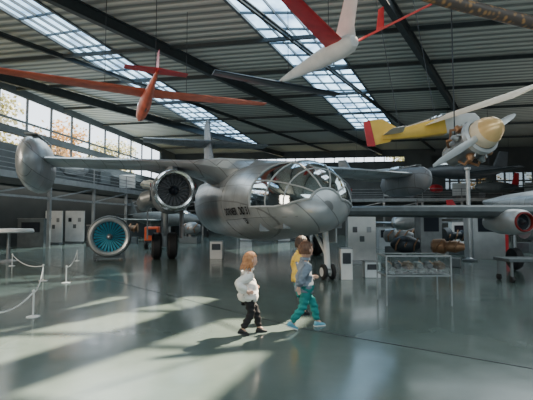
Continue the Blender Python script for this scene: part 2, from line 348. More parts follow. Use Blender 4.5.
for sx in(-1,1):
    x=3.1*sx; y0=5.3 if sx<0 else 5.7
    m=MB(); m.lathe([(r_*.94,a_) for r_,a_ in ((.56,.25),(.6,.0),(.66,-.03),(.72,.06),(.8,.5),(.84,1.4),(.82,2.6),(.7,3.8),(.55,4.8),(.5,4.8))],(x,y0,NZ),(0,1,0),28,cap=False)
    m.wing([(V(x,6.2,2.9),V(0,3.6,0),V(.7,0,0)),(V(x,6.6,3.75),V(0,2.6,0),V(.4,0,0))])
    nac=m.build('engine_nacelle',M['tail'],pl)
    m=MB(); m.lathe([(r_*.94,a_) for r_,a_ in ((.6,.14),(.57,.03),(.6,-.06),(.67,-.08),(.73,.02),(.76,.2))],(x,y0-.02,NZ),(0,1,0),32,cap=False); m.build('intake_lip',M['chrome'] if sx<0 else M['tail'],nac)
    m=MB(); m.lathe([(.02,-.28),(.1,-.2),(.17,0),(.17,.1)],(x,y0+.3,NZ),(0,1,0),16,cap=False); 
    m.lathe([(.58,.12),(.01,.12)],(x,y0+.3,NZ),(0,1,0),32,cap=False); m.build('engine_core',M['blackgl'],nac)
    for k in range(20):
        a_=2*math.pi*k/20; rad=V(math.sin(a_),0,math.cos(a_)); tn=V(math.cos(a_),0,-math.sin(a_)); c=V(x,y0+.3,NZ)
        m=MB(); m.add([c+rad*.16+tn*.0,c+rad*.16+tn*.03+V(0,.06,0),c+rad*.55+tn*.05+V(0,.06,0),c+rad*.55-tn*.0],[(0,1,2,3)]); m.build('guide_vane',M['steel'],nac)
    for q in (-1,1):
        m=MB(); m.box((x+q*.76,6.4,NZ-.15),(.06,.6,.35)); m.build('side_vent',M['dkmetal'],nac)
        m=MB(); m.lathe([(.07,0),(.07,.03),(.01,.03)],(x+q*.75,5.9,NZ+.2),(q,0,0),12); m.build('access_cap',M['dred'],nac)
    for yy in (7.0,9.2):
        m=MB(); m.tube([(x-sx*-.6,yy,2.42),(x+sx*.9,yy+.1,2.36),(x+sx*1.0,yy+.45,2.2)],[.32,.3,.27],14); m.build('exhaust_nozzle',M['steel'],nac)
    X=7.8*sx; K=1 if sx<0 else .7; zc_=3.55 if sx<0 else 3.4
    prof=[(.02,-.05),(.36,.08),(.6,.45),(.73,1.1),(.76,2.0),(.7,2.9),(.5,3.5),(.02,3.9)]
    rr=[[V(X+.58*K*r*math.cos(2*math.pi*k/24),6.0+a_,zc_+1.32*K*r*math.sin(2*math.pi*k/24)) for k in range(24)] for r,a_ in prof]
    m=MB(); m.rings(rr); pod=m.build('lift_engine_pod',M['silver'] if sx<0 else M['tail'],pl,60)  # far pod coloured darker than its twin so it looks dimmer
    for q in range(4):
        m=MB(); m.box((X,7.0+q*.55,zc_+.97*K),(.4*K,.45,.05)); m.build('pod_cover',M['steel'],pod)
    gxm=x-.15 if sx<0 else x+.15; k_=1 if sx<0 else .8
    m=MB(); m.tube([(gxm,8.6,2.2),(gxm,8.6,.5*k_)],.15*k_,10); m.tube([(gxm,7.7,2.2),(gxm,8.55,.9)],.08*k_,8); m.tube([(gxm-.3,8.6,.54*k_),(gxm+.3,8.6,.54*k_)],.08*k_,8); m.build('landing_gear_leg',M['silver2'],pl)
    for q in(-.31,.31):
        m=MB(); m.lathe([(r_*k_,h_) for r_,h_ in ((.22,-.18),(.46,-.19),(.54,-.12),(.54,.12),(.46,.19),(.22,.18))],(gxm+q,8.6,.54*k_),(1,0,0),22); w=m.build('wheel',M['black'],pl)
        m=MB(); m.lathe([(.22*k_,-.195),(.14,-.12),(.14,.12),(.22*k_,.195)],(gxm+q,8.6,.54*k_),(1,0,0),18); m.build('hub',M['steel'],w)
    if sx<0:
        for dd in(-.68,.68):
            m=MB(); m.box((gxm+dd,8.6,1.4),(.05,1.5,1.15)); m.build('gear_door',M['tail'],pl)
    else:
        m=MB(); m.box((gxm+.6,8.6,1.8),(.05,1.3,.6)); m.build('gear_door',M['silver2'],pl)
gx=.56
m=MB(); m.tube([(gx,1.35,1.4),(gx,1.2,.28)],.08,10); m.tube([(gx,2.1,1.3),(gx,1.25,.6)],.045,8); m.tube([(gx-.18,1.2,.2),(gx+.18,1.2,.2)],.04,8); m.build('nose_gear_leg',M['white'],pl)
for q in(-.12,.12):
    m=MB(); m.lathe([(.1,-.04),(.17,-.05),(.2,-.03),(.2,.03),(.17,.05),(.1,.04)],(gx+q,1.2,.2),(1,0,0),22); w=m.build('nose_wheel',M['black'],pl)
    m=MB(); m.lathe([(.12,-.06),(.08,-.04),(.08,.04),(.12,.06)],(gx+q,1.2,.2),(1,0,0),16); m.build('hub',M['white'],w)
m=MB(); m.box((gx+.26,1.6,1.15),(.04,.8,.4)); m.build('nose_gear_door',M['silver2'],pl)
m=MB(); m.wing([(V(0,15.2,3.6),V(0,4.6,0),V(.35,0,0)),(V(0,16.9,6.2),V(0,3.3,0),V(.28,0,0)),(V(0,18.1,8.4),V(0,2.2,0),V(.2,0,0))]); m.build('tail_fin',M['tail'],pl)
m=MB(); m.wing([wsec(-4.2,18.2,1.5,.16,6.9),wsec(0,17.0,2.6,.28,6.7),wsec(4.2,18.2,1.5,.16,6.9)]); m.build('tailplane',M['tail'],pl)

# ---------------------------------------------------------------- blue engine on display
e=G(105,261); en=thing('display_engine','jet engine on a low stand with turquoise intake blades and thick silver rim','engine',(e.x,e.y+.4,0),R(21)); en.scale=(.94,.94,.94)
m=MB(); m.lathe([(.78,.0),(.86,.06),(.88,.35),(.8,.55),(.5,.62),(.3,.62)],(0,-.3,.98),(0,1,0),36,cap=False); m.build('casing',M['gal'],en)
m=MB(); m.lathe([(.62,.4),(.63,.1),(.66,-.04),(.73,-.09),(.8,-.02),(.82,.1)],(0,-.3,.98),(0,1,0),36,cap=False); m.build('rim',M['silver2'],en)
m=MB(); m.lathe([(.66,.3),(.01,.3)],(0,-.3,.98),(0,1,0),32,cap=False); m.build('backing_disc',M['dkmetal'],en)
m=MB(); m.lathe([(.01,-.08),(.07,-.04),(.12,.1),(.13,.28)],(0,-.3,.98),(0,1,0),20,cap=False); m.build('spinner',M['steel'],en)
for k in range(26):
    a_=2*math.pi*k/26; rad=V(math.sin(a_),0,math.cos(a_)); tn=V(math.cos(a_),0,-math.sin(a_)); c=V(0,-.2,.98)
    m=MB(); m.add([c+rad*.12-tn*.006,c+rad*.12+tn*.018+V(0,.08,0),c+rad*.63+tn*.1+V(0,.08,0),c+rad*.63-tn*.01],[(0,1,2,3)]); m.build('fan_blade',M['blue'],en)
m=MB()
for sx in(-.5,.5):
    for yy in(-.2,.2): m.bar((sx*1.2,yy,0),(sx,yy,.6),.09,.09)
    m.bar((sx*1.2,-.4,.04),(sx*1.2,.4,.04),.11,.08)
for yy in(-.2,.2): m.bar((-.55,yy,.14),(.55,yy,.14),.09,.09)
m.build('stand',M['gal'],en)

# ---------------------------------------------------------------- orange glider
def cable(mb,x,y,z,top): mb.tube([(x,y,z),(x,y,top)],.012,5)
o=PZ(147,97,6.25); gl=thing('glider','red-brown wooden glider with long thin wings hanging high on the left','glider',(o.x,o.y,6.2),R(23.6))
m=MB(); m.tube([(0,-2.6,.12),(0,-1.6,.1),(0,-.4,.02),(0,.6,-.05),(0,1.6,-.08),(0,2.3,-.1),(0,2.75,-.12),(0,2.85,-.12)],[.06,.13,.22,.31,.3,.23,.11,.02],14,sc=(.75,1.15)); m.build('fuselage',M['orange'],gl)
m=MB(); m.wing([(V(-6.6,-.2,.42),V(0,.45,0),V(0,0,.04)),(V(-3,-.35,.3),V(0,.85,0),V(0,0,.09)),(V(0,-.4,.22),V(0,1.05,0),V(0,0,.12)),(V(3,-.35,.3),V(0,.8,0),V(0,0,.09)),(V(4.9,-.2,.36),V(0,.45,0),V(0,0,.04))]); m.build('wing',M['orange'],gl)
m=MB(); m.wing([(V(-1.0,-2.6,.2),V(0,.35,0),V(0,0,.03)),(V(0,-2.75,.2),V(0,.6,0),V(0,0,.05)),(V(1.0,-2.6,.2),V(0,.35,0),V(0,0,.03))]); m.build('tailplane',M['red'],gl)
m=MB(); m.wing([(V(0,-2.2,.1),V(0,-.75,0),V(.05,0,0)),(V(0,-2.6,.7),V(0,-.4,0),V(.03,0,0))]); m.build('tail_fin',M['red'],gl)
m=MB(); m.lathe([(.02,-.45),(.16,-.3),(.2,0),(.14,.3),(.02,.45)],(0,1.6,.14),(0,1,0),14); m.build('canopy',M['glass'],gl)
m=MB(); m.tube([(0,2.0,-.38),(0,.2,-.36)],.03,6); m.build('landing_skid',M['dkmetal'],gl)
for (x,y) in((-1.5,0),(1.5,0),(0,-2.2)):
    m=MB(); cable(m,x,y,.25,3.7); m.build('suspension_cable',M['dkmetal'],gl)

# ---------------------------------------------------------------- white red swept aircraft (top centre)
o=PZ(345,46,7.0); wg=thing('tailless_glider','white glider with red swept surfaces and thin dark wing hanging at the top centre','glider',(o.x,o.y,7.0),R(35))
IM=Matrix.Rotation(R(-35),3,'Z')
def loc(px,py,z): return IM@(PZ(px,py,z)-Vector((o.x,o.y,7.0)))
tE=loc(277,83,7.02); dr=tE.normalized(); Lw=tE.length
m=MB(); m.tube([dr*(-.46),dr*(-.42),dr*(-.2),dr*.25,dr*(Lw*.3),dr*(Lw*.6),dr*(Lw*.85),dr*Lw],[.03,.17,.29,.33,.3,.21,.11,.02],18); m.build('fuselage',M['white'],wg)
m=MB(); m.wing([(V(0,-.45,.15),V(0,1.0,0),V(.16,0,0)),(V(0,-.4,.5),V(0,.8,0),V(.1,0,0)),(V(-.05,-.7,1.75),V(0,.55,0),V(.05,0,0))]); tf=m.build('tail_fin',M['white'],wg)
m=MB(); m.box((-.04,-.38,1.5),(.085,.5,.1)); m.build('red_stripe',M['red'],tf)
lt=loc(288,-14,7.35); rt_=loc(446,-3,7.25)
m=MB(); m.wing([(V(-.15,-.1,.1),V(0,.75,0),V(0,0,.09)),(lt,V(-.5,.25,0),V(0,0,.05))]); m.build('swept_wing',M['red'],wg)
m=MB(); m.wing([(V(.2,.1,.08),V(-.05,.28,0),V(0,0,.09)),(rt_,V(-.05,.22,0),V(0,0,.06))]); sw=m.build('swept_wing',M['red'],wg)
mid=lerp(V(.25,.1,.1),rt_,.42)
m=MB(); m.wing([(mid+V(0,0,0),V(.0,.3,0),V(.03,0,0)),(mid+V(0,0,.65),V(0,.2,0),V(.02,0,0))]); m.build('end_fin',M['red'],sw)
bl=loc(215,70,6.9); br=loc(340,93,6.9); bc=lerp(bl,br,.5)
m=MB(); m.wing([(bl,V(.12,.5,0),V(0,0,.09)),(bc,V(.12,.65,0),V(0,0,.16)),(br,V(.12,.5,0),V(0,0,.09))]); wgw=m.build('wing',M['blackgl'],wg)
for t_ in(.2,.8):
    q=dr*Lw*t_; m=MB(); cable(m,q.x,q.y,q.z+.1,2.9); m.build('suspension_cable',M['dkmetal'],wg)

# ---------------------------------------------------------------- yellow light aircraft
o=P(425,130,13); ya=thing('light_aircraft','small pale yellow aircraft with long cream wing and narrow red tail edge, hanging','aircraft',(o.x,o.y,o.z),0); ya.rotation_euler=(0,R(-9),R(-4))
IY=ya.rotation_euler.to_matrix().transposed()
def yl(px,py,Y): return IY@(P(px,py,Y)-o)
m=MB()
def boxring(x,w,h,zc): return [V(x,w*c,zc+h*s_) for c,s_ in ((1,.75),(.8,1),(-.8,1),(-1,.75),(-1,-.75),(-.8,-1),(.8,-1),(1,-.75))]
m.rings([boxring(-1.4,.06,.1,0),boxring(-.9,.12,.15,0),boxring(-.2,.18,.22,0),boxring(.6,.22,.27,.02)]); m.rings([boxring(.6,.22,.27,.02),boxring(1.2,.22,.27,.05),boxring(1.6,.17,.2,.05),boxring(1.75,.06,.07,.05)],mi=1); m.build('fuselage',[M['yellow'],M['white']],ya)
wa,wb,wc=yl(550,79,9.2),yl(454,112,12.9),yl(408,126,15.6)
m=MB(); m.wing([(wa,V(-.9,0,-.3),V(0,0,.06)),(wb,V(-1.1,0,-.3),V(0,0,.1)),(wc,V(-.7,0,-.15),V(0,0,.05))]); m.build('wing',M['cream'],ya)
m=MB(); m.tube([V(.5,0,.1),wb+V(-.4,0,-.1)],.03,6); m.tube([V(1.0,0,.1),wb+V(-.6,0,-.15)],.03,6); m.build('wing_strut',M['steel'],ya)
m=MB(); m.lathe([(.02,-.4),(.14,-.25),(.19,0),(.14,.25),(.02,.4)],(.55,0,.26),(1,0,0),14); m.build('canopy',M['glass'],ya)
m=MB(); m.prism([(-.75,-.03,.12),(-1.3,-.03,.6),(-1.7,-.03,.62),(-1.66,-.03,-.22),(-1.2,-.03,-.2)],(0,.06,0)); m.build('tail_fin',M['yellow'],ya)
m=MB(); m.prism([(-1.67,-.035,-.26),(-1.71,-.035,.64),(-1.93,-.035,.58),(-1.93,-.035,-.22)],(0,.07,0)); m.build('rudder',M['red'],ya)
m=MB(); m.wing([(V(-.9,-1.0,.05),V(-.4,0,0),V(0,0,.03)),(V(-.7,0,.05),V(-.7,0,0),V(0,0,.06)),(V(-.9,1.0,.05),V(-.4,0,0),V(0,0,.03))]); m.build('tailplane',M['white'],ya)
for (x,y) in((.4,0),(-.8,0)):
    m=MB(); cable(m,x,y,.2,5.35); m.build('suspension_cable',M['dkmetal'],ya)
# ---------------------------------------------------------------- hanging propeller engine (right)
o=P(481,136,9); pe=thing('propeller_engine','hanging aircraft engine with golden nose cone and two propeller blades','engine',(o.x,o.y,o.z))
ax=V(.22,-.9,.3).normalized(); q_=.95
m=MB(); m.lathe([(.1,-1.2),(.26,-1.05),(.33,-.6),(.37,-.36),(.37,-.05),(.33,.02)],(0,0,0),ax,24); body=m.build('crankcase',M['steel'],pe)
m=MB(); m.lathe([(.36,-.12),(.43,-.1),(.43,.02),(.36,.05)],(0,0,0),ax,28,cap=False); m.build('cowl_ring',M['silver2'],pe)
xx=ax.cross(V(0,0,1)).normalized(); yy=xx.cross(ax)
for k in range(9):
    a_=2*math.pi*k/9+.2; rd=xx*math.cos(a_)+yy*math.sin(a_)
    m=MB(); c=ax*-.3
    m.lathe([(r_*q_,h_*q_) for r_,h_ in ((.09,.28),(.11,.32),(.06,.34),(.11,.36),(.06,.38),(.11,.4),(.06,.42),(.11,.44),(.08,.47),(.05,.56))],c,rd,12); cy=m.build('cylinder_head',M['copper'] if k%2 else M['steel'],pe)
    m=MB(); m.tube([c+rd*.42,c+rd*.53-ax*.18,c+rd*.33-ax*.4],.033,8); m.build('exhaust_pipe',M['copper'],cy)
    m=MB(); m.tube([c+rd*.31+ax*.2,c+rd*.48+ax*.14],.018,6); m.build('push_rod',M['silver2'],cy)
m=MB(); m.lathe([(.34,.04),(.35,.12),(.31,.28)],(0,0,0),ax,24,cap=False); m.lathe([(.31,.28),(.22,.46),(.09,.57),(.01,.6)],(0,0,0),ax,24,mi=1); m.build('nose_cone',[M['cream'],M['gold']],pe)
for sgn,mt,Lb,tgt in((1,M['silver2'],1.15,V(.86,0,.56)),(-1,M['silver2'],1.8,V(-.86,0,-.56))):
    d=(tgt-ax*tgt.dot(ax)).normalized(); ch=d.cross(ax).normalized()
    tw=(ch*.8+ax*.35).normalized()
    m=MB(); 
    m.wing([(d*.2-tw*.05+ax*.14,tw*.1,ax*.08),(d*.4-tw*.08+ax*.14,tw*.16,ax*.06),(d*(Lb*.55)-tw*.09+ax*.14,tw*.18,ax*.04),(d*(Lb*.85)-tw*.07+ax*.14,tw*.14,ax*.03),(d*Lb-tw*.03+ax*.14,tw*.06,ax*.02)]); m.build('propeller_blade',mt,pe,60)
m=MB(); m.tube([ax*-.9+V(0,0,.2),ax*-.9+V(0,0,CZ-pe.location.z-.1)],.015,6); m.build('suspension_cable',M['dkmetal'],pe)
# mottled glider top right
A=P(425,-4,9); B=P(560,30,10.6); 
mg=thing('glider_fuselage','dark mottled glider fuselage with faint orange spots hanging in the top right corner','glider',A,math.atan2(B.y-A.y,B.x-A.x))
L=(Vector((B.x,B.y,0))-Vector((A.x,A.y,0))).length; dz=B.z-A.z
m=MB(); m.tube([(-.6,0,-dz*.15),(0,0,0),(L*.3,0,dz*.3),(L*.7,0,dz*.7),(L,0,dz),(L+1,0,dz*1.2)],[.04,.12,.15,.16,.14,.1],14); m.build('fuselage',M['spot'],mg)
for x in(.4,L-.2):
    m=MB(); cable(m,x,0,dz*x/L,CZ-A.z-.1); m.build('suspension_cable',M['dkmetal'],mg)

# ---------------------------------------------------------------- grey aircraft wing on the right with engine pod
o=P(510,222,12.2); rt=thing('low_wing_aircraft','dark aircraft with long low wing and round red-rimmed engine pod at the right edge','aircraft',(o.x,o.y,0),0)
xl=P(345,211,12.6).x-o.x
m=MB(); m.wing([(V(xl,.0,1.83),V(0,.9,0),V(0,0,.32)),(V(-2.5,.0,1.83),V(0,1.5,0),V(0,0,.38)),(V(0,-.1,1.82),V(0,2,0),V(0,0,.42)),(V(3.4,-.2,1.8),V(0,2.6,0),V(0,0,.46))]); m.build('wing',M['gal'],rt)
m=MB(); m.lathe([(.25,.3),(.27,.05),(.3,.0),(.36,.12),(.39,.5),(.38,1.1),(.26,1.8),(.18,1.8)],(0,-.7,1.5),(0,1,0),28,cap=False); nac=m.build('engine_pod',M['silver2'],rt)
m=MB(); m.lathe([(.24,.1),(.24,-.02),(.26,-.04),(.285,.0),(.29,.04)],(0,-.7,1.5),(0,1,0),28,cap=False); m.build('intake_rim',M['dred'],nac)
m=MB(); m.lathe([(.25,.2),(.1,.15),(.06,.02),(.01,-.02)],(0,-.7,1.5),(0,1,0),22,cap=False); m.build('intake_centre',M['dkmetal'],nac)
m=MB(); m.tube([(.35,.4,1.6),(.35,.4,.35)],.07,8); m.build('landing_gear_leg',M['steel'],rt)
m=MB(); m.lathe([(.15,-.1),(.32,-.1),(.36,0),(.32,.1),(.15,.1)],(.35,.4,.36),(1,0,0),20); m.build('wheel',M['black'],rt)
m=MB(); m.tube([(3.6,-3.2,1.9),(3.6,-2.6,1.9),(3.6,-1,2),(3.6,2,2.1),(3.6,6,2.3),(3.6,8,2.5)],[.05,.45,.7,.75,.45,.1],18); m.build('fuselage',M['silver'],rt)
m=MB(); m.tube([(3.6,-2,1.6),(3.6,-2,.35)],.07,8); m.build('nose_gear_leg',M['steel'],rt)
m=MB(); m.lathe([(.1,-.08),(.28,-.08),(.32,0),(.28,.08),(.1,.08)],(3.6,-2,.32),(1,0,0),20); m.build('nose_wheel',M['black'],rt)

# ---------------------------------------------------------------- background aircraft
def bgplane(label,loc,rz,mt,Ls=9,span=9,zc=1.7,accent=None,hang=False):
    t=thing('aircraft',label,'aircraft',loc,rz)
    m=MB(); m.tube([(0,-Ls*.5,zc-.1),(0,-Ls*.46,zc-.05),(0,-Ls*.35,zc),(0,-Ls*.1,zc+.05),(0,Ls*.2,zc+.1),(0,Ls*.42,zc+.25),(0,Ls*.5,zc+.3)],[.05,.25,.45,.6,.52,.25,.08],14); m.build('fuselage',mt,t)
    m=MB(); m.wing([(V(-span/2,.6,zc),V(0,1,0),V(0,0,.08)),(V(0,-.8,zc-.1),V(0,2.4,0),V(0,0,.25)),(V(span/2,.6,zc),V(0,1,0),V(0,0,.08))]); m.build('wing',mt,t)
    m=MB(); m.wing([(V(0,Ls*.32,zc+.2),V(0,1.5,0),V(.12,0,0)),(V(0,Ls*.44,zc+1.7),V(0,.8,0),V(.06,0,0))]); m.build('tail_fin',accent or mt,t)
    m=MB(); m.wing([(V(-1.6,Ls*.43,zc+.4),V(0,.5,0),V(0,0,.05)),(V(0,Ls*.36,zc+.35),V(0,1,0),V(0,0,.1)),(V(1.6,Ls*.43,zc+.4),V(0,.5,0),V(0,0,.05))]); m.build('tailplane',mt,t)
    m=MB(); m.lathe([(.02,-1),(.25,-.6),(.34,0),(.25,.6),(.02,1)],(0,-Ls*.22,zc+.45),(0,1,0),14); m.build('canopy',M['glass'],t)
    if hang:
        for y in(-Ls*.2,Ls*.3):
            m=MB(); cable(m,0,y,zc+.3,CZ-loc[2]-.1); m.build('suspension_cable',M['dkmetal'],t)
        return t
    for (x,y) in((-1,0.3),(1,.3),(0,-Ls*.36)):
        m=MB(); m.tube([(x,y,zc-.1),(x,y,.3)],.05,8); g=m.build('gear_leg',M['steel'],t)
        m=MB(); m.lathe([(.1,-.08),(.26,-.08),(.3,0),(.26,.08),(.1,.08)],(x,y,.3),(1,0,0),16); m.build('wheel',M['black'],g)
    return t
bgplane('dark grey jet parked far behind the left main wheels under the left wing',(-8.2,31.5,0),R(60),M['gal'],8,7)
bgplane('small silver jet parked far back right of the glazed nose',(9.5,27,0),R(-30),M['steel'],8,7,1.5)
bgplane('pale jet with a red fin far back at the right',(18,32,0),R(20),M['silver2'],9,8,1.8,accent=M['red'])
bgplane('dark jet far back beneath the tail of the large silver transport',(-7,40.5,0),R(-20),M['dkmetal'],8,7)
bgplane('silver jet hanging far back behind the right wing pod',(10,35,4.0),R(60),M['steel'],7,7,1.5,hang=True)
bgplane('dark jet with red tail hanging far back at the right edge',(22,38,3.2),R(-60),M['gal'],7,7,1.5,accent=M['red'],hang=True)
bgplane('dark jet hanging between the right wing pod and the thin column',(14.5,29,3.6),R(-75),M['dkmetal'],7,7,1.5,hang=True)
# ---------------------------------------------------------------- exhibits
def panel(px0,px1,pt,pb,label,face=M['white'],rz=0):
    a_=G(px0,pb); b_=G(px1,pb); w=b_.x-a_.x; h=(pb-pt)/F*a_.y
    t=thing('info_board',label,'information board',((a_.x+b_.x)/2,a_.y,0),rz)
    m=MB(); m.box((0,0,h/2+.05),(w,.1,h-.1)); m.build('board',face,t,bevel=.01)
    for k in range(3):
        m=MB(); m.box((-w*.25+w*.25*k*1.0,-.06,h*(.72-.2*(k%2))),(w*.16,.02,h*.12)); m.build('picture',[M['blackgl'],M['gal'],M['steel']][k],t)
    m=MB(); m.box((0,0,.03),(w*.9,.5,.06)); m.build('foot',M['steel'],t); return t
panel(45,62,211,244,'white free-standing board left of its twin behind the rope posts')
panel(65,84,211,243,'white free-standing board right of its twin behind the rope posts')
panel(348,376,217,263,'tall wide white board just right of the glazed nose')
panel(86,92,222,240,'small pale board far back left of the blue-bladed engine',M['silver2'])
panel(385,396,224,243,'small blue-grey board far back left of the showcase',M['silver2'])
panel(403,421,222,241,'wide pale board far back behind the showcase')
panel(452,463,220,242,'narrow dark board far back left of the silver column',M['gal'])
panel(240,252,226,241,'small white board far back beneath the silver fuselage')
panel(278,290,226,242,'small white board far back behind the heads of the children')
def cabinet(px,pb,w,d,h,label,mt=M['white'],nm='display_cabinet'):
    g=G(px,pb); t=thing(nm,label,'cabinet',(g.x,g.y+d/2,0),0)
    m=MB(); m.box((0,0,h/2),(w,d,h)); m.build('body',mt,t,bevel=.01)
    m=MB(); m.box((0,-d/2-.01,h*.7),(w*.7,.02,h*.35)); m.build('screen',M['blackgl'],t)
    m=MB(); m.box((0,0,h+.01),(w*1.04,d*1.04,.03)); m.build('top',M['steel'],t); return t
cabinet(347,280,.3,.35,.8,'small white kiosk just right of the nose wheels')
cabinet(373,278,.42,.3,.42,'low grey box between the white kiosk and the glass showcase',M['silver2'])
cabinet(216,259,.5,.4,.7,'low white box beneath the fuselage by the main wheels')
cabinet(432,258,.9,.7,2.1,'tall grey cabinet behind the glass showcase',M['steel'])
cabinet(490,259,1.3,.8,2.1,'big silver cabinet right of the silver column',M['silver2'])
cabinet(503,252,.6,.5,1.9,'dark red cabinet behind the engine pod',M['red'])
cabinet(30,247,1.6,.8,1.7,'wide dark machine cabinet behind the round table at the left edge',M['gal'])
cabinet(92,247,.7,.6,1.3,'dark cabinet between the white boards and the blue-bladed engine',M['dkmetal'])
cabinet(386,249,.8,.5,1.2,'pale low cabinet far behind the left end of the showcase',M['silver2'])
cabinet(460,249,.8,.5,1.5,'white cabinet far back just left of the thin column')
def pedestal(px,pb,s,label,mt,kind):
    g=G(px,pb); t=thing('engine_exhibit',label,'exhibit',(g.x,g.y,0),R(20*kind-30))
    m=MB(); m.box((0,0,.2*s),(1.2*s,.7*s,.4*s)); m.build('plinth',M['gal'],t,bevel=.02)
    m=MB(); m.lathe([(r_*s,a_*s) for r_,a_ in [[(.2,-.7),(.35,-.6),(.38,-.1),(.25,0),(.3,.4),(.15,.8)],[(.05,-.6),(.3,-.4),(.42,0),(.42,.3),(.2,.7)],[(.15,-.5),(.4,-.5),(.45,-.2),(.2,-.1),(.2,.5),(.3,.6)]][kind%3]],(0,0,.95*s),(1,0,0),18); o_=m.build('casing',mt,t); 
    for q in range(3):
        m=MB(); m.tube([V(-.4+q*.4,-.25,.7)*s,V(-.4+q*.4,-.45,.95)*s,V(-.2+q*.4,-.25,1.25)*s],.035*s,6); m.build('pipe',M['copper'],t)
    m=MB(); m.bar((0,0,.38*s),(0,0,.8*s),.15*s,.15*s); m.build('support',M['steel'],t)
pedestal(398,254,.9,'steel engine on a plinth behind the left end of the showcase',M['steel'],0)
pedestal(417,252,.9,'brown engine on a plinth behind the middle of the showcase',M['brown'],1)
pedestal(452,254,.9,'dark engine on a plinth between the grey cabinet and the column',M['dkmetal'],2)
pedestal(300,240,1.2,'pale engine on a plinth far back under the fuselage centre',M['silver2'],0)
pedestal(265,241,1.1,'dark engine on a plinth far back under the fuselage',M['dkmetal'],1)
pedestal(190,243,1.1,'steel engine on a plinth behind the main wheels',M['steel'],1)
pedestal(128,243,1.1,'brown engine on a plinth right of the turquoise-bladed engine',M['brown'],2)
pedestal(535,252,1.2,'steel engine on a plinth at the right edge behind the trolley',M['steel'],2)
pedestal(404,265,.75,'low dark engine on a plinth directly behind the left half of the showcase',M['dkmetal'],1)
pedestal(447,266,.7,'low copper engine on a plinth directly behind the right end of the showcase',M['copper'],0)
def gexhibit(p,z,s,label,mt,kind):
    t=thing('gallery_exhibit',label,'exhibit',(p.x,p.y,z+.176),R(25*kind))
    m=MB()
    if kind%3==0: m.box((0,0,.9*s),(1.4*s,.15,1.2*s))
    elif kind%3==1: m.lathe([(.1,-.9),(.4,-.6),(.5,0),(.4,.6),(.1,.9)],(0,0,1.0*s),(1,0,0),14)
    else: m.box((0,0,.8*s),(.8*s,.6*s,1.0*s))
    m.build('body',mt,t,bevel=.02 if kind%3!=1 else 0)
    m=MB(); m.box((0,0,.15*s),(1.0*s,.5*s,.3*s)); m.build('plinth',M['dkmetal'],t)
gi=0
for t_,k,mt,nm in ((.58,0,'silver2','white board'),(.64,1,'steel','steel tank'),(.7,2,'gal','dark machine'),(.76,0,'silver2','silver board'),(.83,1,'cream','cream tank')):
    gexhibit(lerp(WL0,WL1,t_)+wn*1.7,4.0,1,nm+' standing on the left gallery, number %s from the camera'%['one','two','three','four','five'][gi],M[mt],k); gi+=1
gi=0
for t_,k,mt,nm in ((.22,0,'white','white board'),(.3,1,'steel','steel tank'),(.42,2,'steel','steel machine'),(.52,0,'silver2','silver board'),(.57,2,'gal','dark machine'),(.62,1,'red','red tank'),(.67,0,'white','pale board'),(.72,2,'dkmetal','black machine'),(.77,1,'copper','brown tank'),(.82,0,'silver2','grey board'),(.87,2,'steel','steel case'),(.92,1,'dkmetal','black tank')):
    gexhibit(lerp(WL1,WR1,t_)+bn*1.7,3.9,1.15,nm+' standing on the back gallery, %s from the left'%['first','second','third','fourth','fifth','sixth','seventh','eighth','ninth','tenth','eleventh','twelfth'][gi],M[mt],k); gi+=1
# glass showcase
def showcase(px0,px1,pt,pb,d,label,n,which,zf):
    a_=G(px0,pb); b_=G(px1,pb); w=b_.x-a_.x; h=(pb-pt)/F*a_.y
    t=thing('glass_showcase',label,'showcase',((a_.x+b_.x)/2,a_.y+d/2,0),0); zb=h*zf
    m=MB()
    for x in(-w/2,w/2):
        for y in(-d/2,d/2): m.bar((x,y,0),(x,y,h),.022,.022)
    for z in(zb,h):
        for y in(-d/2,d/2): m.bar((-w/2,y,z),(w/2,y,z),.022,.022)
        for x in(-w/2,w/2): m.bar((x,-d/2,z),(x,d/2,z),.022,.022)
    m.build('frame',M['steel'],t)
    m=MB(); m.box((0,0,zb),(w-.04,d-.04,.03)); m.build('shelf',M['gal'],t)
    m=MB(); m.box((0,0,(zb+h)/2+.016),(w-.03,d-.03,h-zb-.03)); m.build('glass_cover',M['case'],t)
    for k in range(n):
        x=-w/2+w*(k+.5)/n
        kind=k%3
        q=thing('engine_model','small %s metal engine part, %s from the left in the %s'%(['steel','black','brown'][kind],['first','second','third','fourth','fifth','sixth'][k],which),'model',(t.location.x+x,t.location.y,zb+.016),R([85,80,95][kind]))
        m=MB(); m.lathe([(r_*1.25,h_*1.3) for r_,h_ in [[(.03,-.12),(.05,-.1),(.06,0),(.04,.08),(.05,.12),(.03,.14)],[(.03,-.12),(.05,-.1),(.04,-.05),(.06,.0),(.04,.06),(.06,.1),(.03,.12)],[(.05,-.1),(.06,-.05),(.06,.08),(.03,.12),(.03,.14)]][kind]],(0,0,.14),(1,0,0),14); m.build('casing',[M['gal'],M['dkmetal'],M['brown']][kind],q)
        m=MB(); m.box((0,0,.01),(.2,.09,.02)); m.bar((0,0,.02),(0,0,.08),.04,.04); m.build('stand',M['dkmetal'],q)
        m=MB(); m.tube([(-.06,-.05,.1),(-.02,-.085,.17),(.05,-.03,.22)],.009,6); m.build('pipe',M['copper'],q)
    return t
showcase(387,452,257,306,.6,'low glass showcase of small dark parts on thin steel legs at the right',6,'glass showcase',.6)
# column
g=G(470,261); col=thing('round_column','thin round grey column standing free at the right','column',(g.x,g.y,0))
m=MB(); m.lathe([(.13,0),(.13,.1),(.075,.14),(.075,3.5),(.12,3.55),(.12,3.62),(.01,3.64)],(0,0,0),(0,0,1),18); m.build('shaft',M['silver2'],col)
m=MB(); m.lathe([(.28,0),(.28,.05),(.14,.08)],(0,0,0),(0,0,1),20); m.build('base',M['gal'],col)
